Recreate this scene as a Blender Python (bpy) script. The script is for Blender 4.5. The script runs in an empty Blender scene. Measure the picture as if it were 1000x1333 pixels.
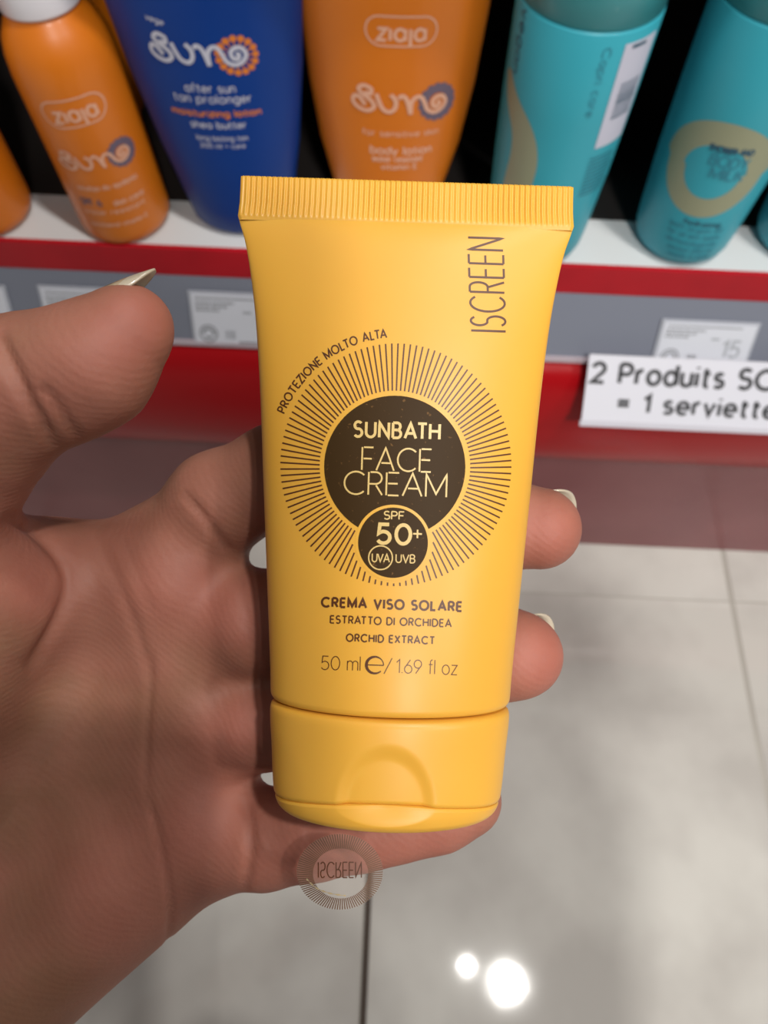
import bpy, math, random
import numpy as np
from mathutils import Matrix, Vector
rad = math.radians
random.seed(7)
COL = bpy.context.scene.collection
SC = bpy.context.scene

# ------------------------------------------------------------------ camera
H = 0.736                      # camera height above the floor (metres)
F = 1000.0                     # focal length in pixels for the 1000 x 1333 frame
camd = bpy.data.cameras.new('camera')
camd.sensor_fit = 'HORIZONTAL'; camd.sensor_width = 36.0; camd.lens = 36.0
camd.clip_start = 0.01; camd.clip_end = 50
camd.dof.use_dof = True; camd.dof.focus_distance = 0.118; camd.dof.aperture_fstop = 34.0
cam = bpy.data.objects.new('camera', camd); COL.objects.link(cam)
CM = Matrix.Translation((0, 0, H)) @ Matrix.Rotation(rad(28), 4, 'X') @ Matrix.Rotation(rad(2.6), 4, 'Z')
cam.matrix_world = CM
SC.camera = cam

# ------------------------------------------------------------------ world, lamps, exposure
w = bpy.data.worlds.new('store_ambient'); SC.world = w; w.use_nodes = True
w.node_tree.nodes['Background'].inputs[0].default_value = (1.0, 0.97, 0.93, 1)
w.node_tree.nodes['Background'].inputs[1].default_value = 0.22
def area(name, loc, target, size, power, color=(1, 0.97, 0.92)):
    l = bpy.data.lights.new(name, 'AREA'); l.shape = 'DISK'; l.size = size; l.energy = power; l.color = color
    o = bpy.data.objects.new(name, l); COL.objects.link(o); o.location = loc
    o.rotation_euler = (Vector(target) - Vector(loc)).to_track_quat('-Z', 'Y').to_euler()
    return o
area('ceiling_panel_light', (0.45, 1.0, 2.7), (0, 0.1, 0.6), 0.35, 25)
area('ceiling_spotlight', (0.536, -0.186, 2.6), (0.1, 0.2, 0.4), 0.085, 21)
area('small_ceiling_spotlight', (0.388, -0.138, 2.6), (0.1, 0.2, 0.4), 0.018, 3)
area('rear_fill_light', (0.45, -1.7, 2.6), (0, 0.3, 0.2), 0.3, 48)  # unseen lamp added behind: lifts the shelf front, throws the body's shadow
area('side_fill_light', (1.6, -1.0, 2.6), (0, 0.2, 0.4), 0.16, 16)  # unseen fill lamp added on the right
SC.view_settings.view_transform = 'Standard'; SC.view_settings.look = 'None'
SC.view_settings.gamma = 1; SC.view_settings.use_curve_mapping = False
SC.view_settings.exposure = 0.0

# ------------------------------------------------------------------ helpers
def cl(u, v, d):                       # pixel + depth -> camera-local point
    return Vector(((u - 500) * d / F, -(v - 666.5) * d / F, -d))
def ray(u, v): return (CM.to_3x3() @ Vector(((u - 500) / F, -(v - 666.5) / F, -1)))
def on_z(u, v, z):
    d = ray(u, v); t = (z - H) / d.z; return Vector((d.x * t, d.y * t, z))
def on_y(u, v, y):
    d = ray(u, v); t = y / d.y; return Vector((d.x * t, y, H + d.z * t))

def link(name, me, mat=None, parent=None, smooth=True):
    o = bpy.data.objects.new(name, me); COL.objects.link(o)
    if mat is not None and not me.materials: me.materials.append(mat)
    if parent is not None: o.parent = parent
    if smooth and me.polygons: me.polygons.foreach_set('use_smooth', [True] * len(me.polygons))
    return o
def mesh(verts, faces, name='mesh'):
    me = bpy.data.meshes.new(name); me.from_pydata([tuple(v) for v in verts], [], [tuple(f) for f in faces]); me.update(); return me
def thing(name, label, cat, M=None, group=None):
    o = bpy.data.objects.new(name, None); COL.objects.link(o); o.empty_display_size = 0.01
    if M is not None: o.matrix_world = M
    o['label'] = label; o['category'] = cat
    if group: o['group'] = group
    return o
def struct(o): o['kind'] = 'structure'; return o

def box_mesh(x0, x1, y0, y1, z0, z1, bev=0.0):
    import bmesh
    bm = bmesh.new(); bmesh.ops.create_cube(bm, size=1)
    for v in bm.verts:
        v.co = Vector((x0 + (v.co.x + .5) * (x1 - x0), y0 + (v.co.y + .5) * (y1 - y0), z0 + (v.co.z + .5) * (z1 - z0)))
    if bev: bmesh.ops.bevel(bm, geom=bm.edges[:], offset=bev, segments=2, affect='EDGES', profile=0.6)
    me = bpy.data.meshes.new('box'); bm.to_mesh(me); bm.free(); return me
def extrude_x(profile, x0, x1, closed=True):
    n = len(profile); vs = [(x0, p[0], p[1]) for p in profile] + [(x1, p[0], p[1]) for p in profile]
    fs = [(i, (i + 1) % n, n + (i + 1) % n, n + i) for i in range(n if closed else n - 1)]
    if closed: fs += [tuple(range(n))[::-1], tuple(range(n, 2 * n))]
    return mesh(vs, fs)

# ------------------------------------------------------------------ materials
def mat(name, color, rough=0.5, metal=0.0, spec=0.5, coat=0.0, sss=0.0, noise=None, bump=None, alpha=1.0, coat_rough=0.1):
    m = bpy.data.materials.new(name); m.use_nodes = True; nt = m.node_tree; b = nt.nodes['Principled BSDF']
    b.inputs['Base Color'].default_value = (*color, 1); b.inputs['Roughness'].default_value = rough
    b.inputs['Metallic'].default_value = metal; b.inputs['Specular IOR Level'].default_value = spec
    b.inputs['Coat Weight'].default_value = coat; b.inputs['Coat Roughness'].default_value = coat_rough
    b.inputs['Alpha'].default_value = alpha
    if sss:
        b.inputs['Subsurface Weight'].default_value = sss; b.inputs['Subsurface Radius'].default_value = (1, .45, .25)
        b.inputs['Subsurface Scale'].default_value = 0.0025
    tc = nt.nodes.new('ShaderNodeTexCoord')
    if noise:
        scale, c2, lo, hi = noise
        n = nt.nodes.new('ShaderNodeTexNoise'); n.inputs['Scale'].default_value = scale; n.inputs['Detail'].default_value = 4
        nt.links.new(tc.outputs['Object'], n.inputs['Vector'])
        mr = nt.nodes.new('ShaderNodeMapRange'); mr.inputs[1].default_value = lo; mr.inputs[2].default_value = hi
        nt.links.new(n.outputs['Fac'], mr.inputs[0])
        mx = nt.nodes.new('ShaderNodeMix'); mx.data_type = 'RGBA'
        mx.inputs[6].default_value = (*color, 1); mx.inputs[7].default_value = (*c2, 1)
        nt.links.new(mr.outputs[0], mx.inputs[0]); nt.links.new(mx.outputs[2], b.inputs['Base Color'])
    if bump:
        scale, strength, dist = bump
        n = nt.nodes.new('ShaderNodeTexNoise'); n.inputs['Scale'].default_value = scale; n.inputs['Detail'].default_value = 3
        nt.links.new(tc.outputs['Object'], n.inputs['Vector'])
        bp = nt.nodes.new('ShaderNodeBump'); bp.inputs['Strength'].default_value = strength; bp.inputs['Distance'].default_value = dist
        nt.links.new(n.outputs['Fac'], bp.inputs['Height']); nt.links.new(bp.outputs[0], b.inputs['Normal'])
    return m

# ------------------------------------------------------------------ stroke lettering
def arc(cx, cy, rx, ry, a0, a1, n=None):
    n = n or max(3, int(abs(a1 - a0) / 12))
    return [(cx + rx * math.cos(rad(a0 + (a1 - a0) * i / n)), cy + ry * math.sin(rad(a0 + (a1 - a0) * i / n))) for i in range(n + 1)]
def oval(x0, x1, y0=0, y1=1): return arc((x0 + x1) / 2, (y0 + y1) / 2, (x1 - x0) / 2, (y1 - y0) / 2, 90, 450, 32)
G = {}
G['A'] = (.80, [[(0, 0), (.40, 1), (.80, 0)], [(.15, .33), (.65, .33)]])
G['B'] = (.58, [[(0, 0), (0, 1)], [(0, 1), (.3, 1)] + arc(.30, .765, .23, .235, 90, -90) + [(0, .53)], [(.3, .53)] + arc(.32, .265, .26, .265, 90, -90) + [(0, 0)]])
G['C'] = (.84, [arc(.48, .5, .48, .5, 45, 315)])
G['D'] = (.72, [[(0, 0), (0, 1)], [(0, 1), (.25, 1)] + arc(.25, .5, .47, .5, 90, -90) + [(0, 0)]])
G['E'] = (.52, [[(0, 0), (0, 1)], [(0, 1), (.52, 1)], [(0, .52), (.47, .52)], [(0, 0), (.52, 0)]])
G['F'] = (.50, [[(0, 0), (0, 1)], [(0, 1), (.5, 1)], [(0, .5), (.44, .5)]])
G['H'] = (.68, [[(0, 0), (0, 1)], [(0, .52), (.68, .52)], [(.68, 0), (.68, 1)]])
G['I'] = (.02, [[(0, 0), (0, 1)]])
G['K'] = (.6, [[(0, 0), (0, 1)], [(0, .4), (.55, 1)], [(.18, .58), (.6, 0)]])
G['L'] = (.46, [[(0, 1), (0, 0), (.46, 0)]])
G['M'] = (.86, [[(0, 0), (0, 1), (.43, .12), (.86, 1), (.86, 0)]])
G['N'] = (.68, [[(0, 0), (0, 1), (.68, 0), (.68, 1)]])
G['O'] = (.94, [oval(0, .94)])
G['P'] = (.54, [[(0, 0), (0, 1)], [(0, 1), (.27, 1)] + arc(.27, .73, .27, .27, 90, -90) + [(0, .46)]])
G['R'] = (.58, [[(0, 0), (0, 1)], [(0, 1), (.29, 1)] + arc(.29, .74, .26, .26, 90, -90) + [(0, .48)], [(.28, .48), (.58, 0)]])
G['S'] = (.56, [arc(.28, .755, .25, .245, 35, 250)[:] + arc(.28, .265, .28, .265, 75, -145)])
G['T'] = (.64, [[(.32, 0), (.32, 1)], [(0, 1), (.64, 1)]])
G['U'] = (.66, [[(0, 1), (0, .33)] + arc(.33, .33, .33, .33, 180, 360) + [(.66, 1)]])
G['V'] = (.74, [[(0, 1), (.37, 0), (.74, 1)]])
G['W'] = (1.0, [[(0, 1), (.25, 0), (.5, .9), (.75, 0), (1.0, 1)]])
G['X'] = (.66, [[(0, 0), (.66, 1)], [(0, 1), (.66, 0)]])
G['Y'] = (.66, [[(0, 1), (.33, .48), (.66, 1)], [(.33, .48), (.33, 0)]])
G['Z'] = (.60, [[(0, 1), (.60, 1), (0, 0), (.60, 0)]])
G['0'] = (.62, [oval(0, .62)])
G['1'] = (.26, [[(0, .78), (.24, 1), (.24, 0)]])
G['2'] = (.56, [arc(.28, .72, .27, .28, 170, -35) + [(0, 0), (.56, 0)]])
G['3'] = (.54, [arc(.26, .75, .23, .25, 150, -80) + arc(.26, .27, .28, .27, 80, -150)])
G['4'] = (.6, [[(.44, 0), (.44, 1), (0, .26), (.6, .26)]])
G['5'] = (.56, [[(.50, 1), (.10, 1), (.06, .52)] + arc(.27, .31, .28, .31, 125, -150)])
G['6'] = (.58, [[(.44, 1), (.06, .46)], arc(.29, .30, .29, .30, 140, 500, 28)])
G['7'] = (.5, [[(0, 1), (.5, 1), (.16, 0)]])
G['8'] = (.56, [arc(.28, .76, .23, .24, 90, 450), arc(.28, .27, .28, .27, 90, 450)])
G['9'] = (.58, [[(.14, 0), (.52, .54)], arc(.29, .70, .29, .30, -40, 320, 28)])
G['+'] = (.50, [[(0, .5), (.5, .5)], [(.25, .25), (.25, .75)]])
G['='] = (.55, [[(0, .62), (.55, .62)], [(0, .36), (.55, .36)]])
G['/'] = (.36, [[(0, -.1), (.36, 1.05)]])
G['.'] = (.04, [[(0.02, 0), (0.02, .07)]])
G[','] = (.04, [[(0.02, .06), (-0.03, -.12)]])
G['-'] = (.3, [[(0, .4), (.3, .4)]])
G['%'] = (.7, [arc(.16, .78, .15, .2, 0, 360), arc(.56, .2, .15, .2, 0, 360), [(.1, 0), (.6, 1)]])
G[' '] = (.24, [])
xh = .70
bowl = lambda w: arc(w / 2, xh / 2, w / 2, xh / 2, 0, 360, 26)
G['a'] = (.54, [bowl(.54), [(.54, 0), (.54, xh)]])
G['b'] = (.54, [[(0, 0), (0, 1.05)], bowl(.54)])
G['c'] = (.48, [arc(.27, xh / 2, .27, xh / 2, 48, 312)])
G['d'] = (.54, [bowl(.54), [(.54, 0), (.54, 1.05)]])
G['e'] = (.54, [[(.02, xh * .5), (.54, xh * .5)] + arc(.27, xh / 2, .27, xh / 2, 5, 310)])
G['f'] = (.30, [[(.12, 0), (.12, .82)] + arc(.28, .86, .16, .19, 190, 90), [(0, xh), (.30, xh)]])
G['g'] = (.54, [bowl(.54), [(.54, xh), (.54, -.08)] + arc(.29, -.08, .25, .22, 0, -150)])
G['h'] = (.48, [[(0, 0), (0, 1.05)], arc(.24, xh - .25, .24, .25, 170, 0) + [(.48, 0)]])
G['i'] = (.02, [[(0, 0), (0, xh)], [(0, .93), (0, 1.02)]])
G['\u0131'] = (.02, [[(0, 0), (0, xh)]])
G['j'] = (.10, [[(.08, xh), (.08, -.12)] + arc(-.06, -.12, .14, .14, 0, -80), [(.08, .93), (.08, 1.02)]])
G['\u0237'] = (.06, [[(.05, xh), (.05, -.30)]])
G['k'] = (.44, [[(0, 0), (0, 1.05)], [(0, .28), (.4, xh)], [(.15, .42), (.44, 0)]])
G['l'] = (.02, [[(0, 0), (0, 1.05)]])
G['m'] = (.76, [[(0, 0), (0, xh)], arc(.19, xh - .21, .19, .21, 170, 0) + [(.38, 0)], arc(.57, xh - .21, .19, .21, 170, 0) + [(.76, 0)]])
G['n'] = (.46, [[(0, 0), (0, xh)], arc(.23, xh - .25, .23, .25, 170, 0) + [(.46, 0)]])
G['o'] = (.56, [bowl(.56)])
G['p'] = (.54, [[(0, -.3), (0, xh)], bowl(.54)])
G['r'] = (.28, [[(0, 0), (0, xh)], arc(.22, xh - .26, .22, .26, 170, 75)])
G['s'] = (.40, [arc(.2, .53, .17, .17, 35, 250) + arc(.2, .18, .20, .18, 75, -145)])
G['t'] = (.32, [[(.12, .95), (.12, .14)] + arc(.26, .14, .14, .14, 180, 285), [(0, xh), (.32, xh)]])
G['u'] = (.46, [[(0, xh), (0, .24)] + arc(.23, .24, .23, .24, 180, 350), [(.46, xh), (.46, 0)]])
G['v'] = (.48, [[(0, xh), (.24, 0), (.48, xh)]])
G['w'] = (.7, [[(0, xh), (.18, 0), (.35, xh), (.52, 0), (.7, xh)]])
G['x'] = (.44, [[(0, xh), (.44, 0)], [(0, 0), (.44, xh)]])
G['y'] = (.48, [[(0, xh), (.24, 0)], [(.48, xh), (.14, -.3)]])
G['z'] = (.44, [[(0, xh), (.44, xh), (0, 0), (.44, 0)]])

KERN = {'AT': .17, 'TA': .17, 'LT': .14, 'AV': .15, 'TO': .06, 'RA': .04, 'LA': -.02, 'TH': .05}
def layout(s, gap=.22, stencil=0.0):
    """strokes of a line of text at cap height 1, and its width"""
    x = 0; out = []
    for n_, ch in enumerate(s):
        wd, st = G[ch]; x -= KERN.get(s[max(0, n_ - 1):n_ + 1], 0)
        for k, pl in enumerate(st):
            p = [(x + a, b) for a, b in pl]
            if stencil and k > 0:
                (ax, ay), (bx, by) = p[0], p[1]; L = math.hypot(bx - ax, by - ay)
                if L > stencil * 1.2: p[0] = (ax + (bx - ax) * stencil / L, ay + (by - ay) * stencil / L)
            out.append(p)
        x += wd + gap
    return out, x - gap

def densify(pl, step):
    out = [pl[0]]
    for a, b in zip(pl, pl[1:]):
        L = math.hypot(b[0] - a[0], b[1] - a[1]); n = max(1, int(math.ceil(L / step)))
        for i in range(1, n + 1): out.append((a[0] + (b[0] - a[0]) * i / n, a[1] + (b[1] - a[1]) * i / n))
    return out
def ribbon(pl, width, step, V, Fc, width_fn=None):
    """flat mitred ribbon of a polyline, in 2D, appended to V/Fc"""
    q = []
    for p in pl:
        if not q or math.hypot(p[0] - q[-1][0], p[1] - q[-1][1]) > 1e-7: q.append(p)
    pl = densify(q, step)
    if len(pl) < 2: return
    closed = math.hypot(pl[0][0] - pl[-1][0], pl[0][1] - pl[-1][1]) < 1e-5
    n = len(pl); base = len(V)
    for i, p in enumerate(pl):
        a = pl[i - 1] if i > 0 else (pl[-2] if closed else None)
        b = pl[i + 1] if i < n - 1 else (pl[1] if closed else None)
        d1 = (p[0] - a[0], p[1] - a[1]) if a else None; d2 = (b[0] - p[0], b[1] - p[1]) if b else None
        def nm(d): L = math.hypot(*d) or 1; return (-d[1] / L, d[0] / L)
        if d1 and d2:
            n1, n2 = nm(d1), nm(d2); m = (n1[0] + n2[0], n1[1] + n2[1]); L = math.hypot(*m)
            if L < .3: m = n1; k = 1
            else: m = (m[0] / L, m[1] / L); k = min(2.2, 1 / max(.3, m[0] * n1[0] + m[1] * n1[1]))
        else: m = nm(d1 or d2); k = 1
        hw = (width if width_fn is None else width * width_fn(i / (n - 1))) / 2
        V.append((p[0] + m[0] * k * hw, p[1] + m[1] * k * hw)); V.append((p[0] - m[0] * k * hw, p[1] - m[1] * k * hw))
    for i in range(n - 1):
        j = base + 2 * i; Fc.append((j, j + 1, j + 3, j + 2))
def disc(cx, cy, rx, ry, V, Fc, r0=0.0, rings=12, n=72):
    base = len(V)
    for k in range(rings + 1):
        t = r0 + (1 - r0) * k / rings
        for i in range(n):
            a = 2 * math.pi * i / n; V.append((cx + rx * t * math.cos(a), cy + ry * t * math.sin(a)))
    for k in range(rings):
        for i in range(n):
            a = base + k * n + i; b = base + k * n + (i + 1) % n; Fc.append((a, b, b + n, a + n))

# ------------------------------------------------------------------ oval bodies with print on them
class Body:
    """upright body of elliptical section; local x right, y up, z to the viewer"""
    def __init__(s, prof, M):                # prof: (height, half width, half depth)
        s.p = np.array(prof, float); s.M = M; s.Mi = M.inverted()
    def a(s, h): return np.interp(h, s.p[:, 0], s.p[:, 1])
    def b(s, h): return np.interp(h, s.p[:, 0], s.p[:, 2])
    def mesh(s, n=96):
        hs = s.p[:, 0]; V = []; Fc = []
        for h, a, b in s.p:
            for i in range(n):
                t = 2 * math.pi * i / n; V.append((a * math.sin(t), h, b * math.cos(t)))
        m = len(hs)
        for k in range(m - 1):
            for i in range(n):
                j = (i + 1) % n; Fc.append((k * n + i, k * n + j, (k + 1) * n + j, (k + 1) * n + i))
        Fc.append(tuple(range(n))[::-1]); Fc.append(tuple((m - 1) * n + i for i in range(n)))
        return mesh(V, Fc)
    def surf(s, arcx, h, off):               # arc length from the front line
        a, b = float(s.a(h)), float(s.b(h)); t = arcx / max(a * .97, 1e-5)
        x, z = a * math.sin(t), b * math.cos(t)
        nx, nz = x / a ** 2, z / b ** 2; L = math.hypot(nx, nz)
        return (x + nx / L * off, h, z + nz / L * off)
    def hit(s, u, v):                        # first crossing of the sight line: (arc, height)
        o = s.Mi @ Vector((0, 0, H)); d = (s.Mi.to_3x3() @ ray(u, v))
        t = np.linspace(.25, .8, 6000); X = o.x + d.x * t; Y = o.y + d.y * t; Z = o.z + d.z * t
        f = (X / s.a(Y)) ** 2 + (Z / s.b(Y)) ** 2 - 1
        i = int(np.argmax(f < 0)) if (f < 0).any() else int(np.argmin(f))
        return math.atan2(X[i] / s.a(Y[i]), Z[i] / s.b(Y[i])) * .97 * float(s.a(Y[i])), float(Y[i])
    def decal(s, V, Fc, name, m, parent, off=.0003):
        return link(name, mesh([s.surf(x, y, off) for x, y in V], Fc), m, parent)
    def text(s, txt, u, v, size, width, m, parent, weight=.13, off=.0003, name='lettering', bendy=0.0, gap=.22, rot=0.0):
        """a line of print centred on pixel (u,v); size = cap height and width in metres"""
        ax, ah = s.hit(u, v); st, W = layout(txt, gap); V = []; Fc = []; sx = width / W
        for pl in st: ribbon([(p[0] * sx - width / 2, (p[1] - .5) * size) for p in pl], weight * size, .0015, V, Fc)
        c, sn = math.cos(rot), math.sin(rot)
        V = [(ax + x * c - y * sn, ah + x * sn + y * c + bendy * (x / width * 2) ** 2 * size) for x, y in V]
        return s.decal(V, Fc, name, m, parent, off)

# ================================================================== SHOP FITTING
M_red = mat('red_painted_steel', (.46, .007, .016), .38, spec=.25, noise=(30, (.40, .006, .014), .35, .65))
M_bumper = mat('red_plastic_bumper', (.34, .003, .006), .30, coat=0, spec=.15)
M_plinth = mat('dull_red_plinth', (.19, .05, .055), .34, spec=.6, noise=(9, (.25, .08, .085), .3, .7))
M_white = mat('white_shelf_enamel', (.66, .67, .68), .4)
M_grey = mat('grey_price_rail', (.18, .195, .245), .45, coat=.1)
M_dark = mat('shade_dark_interior', (.018, .014, .013), .6)  # near black: deep shade inside the shelf is put into the colour
M_paper = mat('label_paper', (.62, .64, .71), .5, bump=(60, .1, .0004))
M_ink = mat('black_ink', (.03, .03, .035), .6)
M_greyink = mat('grey_ink', (.27, .28, .31), .6)
M_tile = mat('polished_beige_tile', (.60, .585, .545), .045, spec=.6, noise=(6.0, (.47, .45, .42), .40, .60), bump=(9, .04, .004))  # marble mottling, also standing in for patchy ceiling reflections
M_grout = mat('pale_grout', (.42, .40, .36), .9)
M_joint = mat('dark_brown_joint', (.045, .028, .018), .7)

XL, XR = -1.0, 1.05
# floor: grout bed with tiles laid in it
floor = struct(link('floor', box_mesh(-2.4, 2.6, -1.9, 1.2, -.03, -.0007), M_grout, smooth=False))
link('joint_strip', box_mesh(-.0012, .0042, -1.8, 1.1, -.01, -.0005), M_joint, floor, False)
tile_me = box_mesh(-.1782, .1782, -.2992, .2992, -.012, 0, .0004); tile_me.materials.append(M_tile)
for i in range(-6, 7):
    for j in range(-3, 2):
        o = bpy.data.objects.new('floor_tile', tile_me); COL.objects.link(o); o.parent = floor
        o.location = (.0042 + .1782 + .3615 * i - (.0018 if i < 0 else 0), .305 - .3 + .6 * j + (0 if j < 1 else 0), random.uniform(-.0003, .0003))
# gondola
g = thing('shelf_unit', 'red and grey steel shop shelf unit with interior coloured dark as shade', 'shelf', Matrix.Translation((0, .362, 0)))
GI = Matrix.Translation((0, -.362, 0))
def gpart(name, me, m, smooth=False):
    me.transform(GI); return link(name, me, m, g, smooth)
gpart('plinth', box_mesh(XL, XR, .364, .42, 0, .37), M_plinth)
gpart('shelf_board', box_mesh(XL, XR, .4035, .80, .365, .3905), M_dark)  # dark board stands in for shelf surface lost in shade
gpart('shelf_front_strip', box_mesh(XL, XR, .3635, .4035, .366, .391, .0008), M_white)
gpart('shelf_lip', box_mesh(XL, XR, .360, .3635, .3690, .3915, .0008), M_red)
# tilted rail
rl = [(.3625, .3690), (.3600, .3690), (.3415, .3265), (.3435, .3258)]
rail = gpart('price_rail', extrude_x([(y, z) for y, z in rl], XL, XR), M_grey)
# clear plastic lips of the rail
gpart('rail_edge', extrude_x([(.3424, .3285), (.3394, .3290), (.3388, .3262), (.3420, .3245)], XL, XR), mat('pale_rail_edge', (.45, .38, .42), .3))
# rounded bumper below the rail
bp = [(.364, .3255)]
for k in range(21):
    a = rad(90 - 180 * k / 20); bp.append((.345 - .022 * math.cos(a) ** .8 if math.cos(a) > 0 else .345, .2665 + .058 * math.sin(a)))
bp.append((.364, .2085))
gpart('bumper', extrude_x(bp, XL, XR), M_bumper, True)
gpart('back_panel', box_mesh(XL, XR, .80, .82, 0, 2.2), M_dark)
gpart('upper_shelf', box_mesh(XL, XR, .347, .80, .632, .655, .001), M_dark)
for x in (XL, XR): gpart('side_panel', box_mesh(x - .01, x + .01, .372, .82, 0, 2.2), M_dark)

# price labels slipped onto the rail
rdir = Vector((0, .3415 - .3600, .3265 - .3690)).normalized(); rn = Vector((0, rdir.z, -rdir.y)).normalized()
if rn.y > 0: rn = -rn
def price_label(u, v, wd, ht, label, blank=False):
    # point of the rail plane under the pixel = the label's top left corner
    d = ray(u, v); o = Vector((0, 0, H)); p0 = Vector((0, .3600, .3690)) + rn * .0016
    t = (p0 - o).dot(rn) / d.dot(rn); P = o + d * t
    M = Matrix(((1, 0, rn.x, P.x), (0, -rdir.y, rn.y, P.y), (0, -rdir.z, rn.z, P.z), (0, 0, 0, 1)))
    th = thing('price_label', label, 'label', M, 'price labels on the grey rail')
    link('holder', box_mesh(-.002, wd + .002, -ht - .002, .002, -.0011, -.0002, .0003), mat('clear_label_sleeve', (.42, .44, .50), .15, coat=.5), th, False)
    link('card', box_mesh(0, wd, -ht, 0, -.0002, .0004, .0001), M_paper, th, False)
    V = []; Fc = []
    ribbon([(wd * .04, -ht * .07), (wd * .85, -ht * .07)], ht * .03, .01, V, Fc)
    for k, (x0, x1, y) in enumerate([(.04, .46, .16), (.04, .38, .235), (.04, .30, .31)]):
        x = x0
        while x < x1:                       # rows of small print as short dashes
            l = random.uniform(.02, .05); ribbon([(wd * x, -ht * y), (wd * min(x1, x + l), -ht * y)], ht * .045, .01, V, Fc); x += l + .012
    ribbon([(wd * (.15 + a * .095 * math.cos(t)), -ht * .78 + wd * a * .095 * math.sin(t)) for a, t in [(1, rad(k)) for k in range(0, 361, 15)]], ht * .035, .01, V, Fc)
    ribbon([(wd * (.15 + .055 * math.cos(t)), -ht * .78 + wd * .055 * math.sin(t)) for t in [rad(k) for k in range(-20, 201, 15)]], ht * .05, .01, V, Fc)
    ribbon([(wd * .11, -ht * .86), (wd * .19, -ht * .86)], ht * .05, .01, V, Fc)
    ribbon([(wd * .48, -ht * .94), (wd * .93, -ht * .94)], ht * .035, .01, V, Fc)
    for bx in range(14):
        ribbon([(wd * (.34 + .008 * bx), -ht * .70), (wd * (.34 + .008 * bx), -ht * .88)], wd * random.uniform(.002, .005), .01, V, Fc)
    link('small_print', mesh([(x, y, .00055) for x, y in V], Fc), M_greyink, th, False)
    V = []; Fc = []
    st, W = layout('15', .2)
    for pl in st: ribbon([(wd * .70 + p[0] * ht * .36, -ht * .72 + p[1] * ht * .36) for p in pl], ht * .055, .01, V, Fc)
    ribbon([(wd * .55, -ht * .33), (wd * .64, -ht * .33)], ht * .05, .01, V, Fc)
    link('price', mesh([(x, y, .00055) for x, y in V], Fc), mat('pale_price_ink', (.38, .40, .44), .6), th, False)
price_label(866, 419, .0605, .0315, 'white price label on the rail directly above the printed promotion sign')
price_label(248, 382, .0605, .0350, 'white price label on the rail between the thumb tip and the yellow tube')
price_label(52, 375, .0605, .0350, 'white price label on the rail half hidden behind the thumb')
price_label(-118, 370, .0605, .0350, 'white price label on the rail cut by the left picture edge')

# promotion sign taped to the bumper
P0 = on_y(768, 461, .3360); P1 = on_y(763, 549, .3050)
dn = Vector((0, P1.y - P0.y, P1.z - P0.z)); hs = dn.length; dn.normalize(); nrm = Vector((0, dn.z, -dn.y)).normalized()
M = Matrix(((1, 0, nrm.x, P0.x), (0, -dn.y, nrm.y, P0.y), (0, -dn.z, nrm.z, P0.z), (0, 0, 0, 1)))
sg = thing('promotion_sign', 'white paper promotion sign in bold black print on the red bumper', 'sign', M)
link('paper', box_mesh(0, .215, -hs, 0, -.0006, 0, .0002), mat('sign_paper', (.62, .62, .69), .5), sg, False)
link('sleeve_edge', box_mesh(-.001, .216, -hs - .003, -hs + .0010, -.0008, .0006, .0003), mat('plastic_sleeve_edge', (.55, .54, .60), .2), sg, False)
def sign_line(txt, seen, x0, y0, size, wd, weight=.2):
    W0 = layout(seen, .26)[1]; st, W = layout(txt, .26); V = []; Fc = []; sx = wd / W0
    for pl in st: ribbon([(x0 + p[0] * sx, y0 + p[1] * size) for p in pl], weight * size, .01, V, Fc)
    link('lettering', mesh([(x, y, .0004) for x, y in V], Fc), M_ink, sg, False)
sign_line('2 Produits SCREEN', '2 Produits SC', .0035, -.0180, .0125, .1210, .22)
sign_line('= 1 serviette', '= 1 serviett', .0230, -.0370, .0112, .0955, .22)

# ================================================================== BOTTLES ON THE SHELF
M_orange = mat('orange_bottle_plastic', (.66, .175, .006), .38, coat=.12, sss=.05, noise=(12, (.60, .15, .005), .3, .7))
M_blue = mat('blue_bottle_plastic', (.0015, .030, .185), .42, coat=.05, spec=.25, noise=(14, (.0015, .035, .21), .3, .7))
M_teal = mat('teal_bottle_plastic', (.035, .33, .42), .42, coat=.05, spec=.35, noise=(12, (.04, .36, .45), .3, .7))
M_cap = mat('white_cap_plastic', (.75, .73, .78), .35, coat=.3)
M_tealcap = mat('teal_cap_plastic', (.045, .30, .33), .4, coat=.2)
M_orcap = mat('orange_cap_plastic', (.70, .20, .02), .35, coat=.3)
M_silver = mat('pale_logo_print', (.48, .48, .56), .45)
M_peach = mat('peach_logo_print', (.70, .38, .26), .5)
M_mauve = mat('mauve_flower_print', (.13, .095, .14), .5)
M_petal = mat('orange_petal_print', (.60, .17, .02), .5)
M_beige = mat('beige_swirl_print', (.30, .31, .20), .5)
M_tealink = mat('dark_teal_ink', (.02, .08, .13), .6)
M_midink = mat('mid_teal_ink', (.03, .22, .30), .6)

SH = .391
def bottle_matrix(x, y, yaw=0, lean=0): return Matrix.Translation((x, y, SH)) @ Matrix.Rotation(rad(lean), 4, 'Y') @ Matrix.Rotation(rad(yaw), 4, 'Z') @ Matrix.Rotation(rad(90), 4, 'X')

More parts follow.
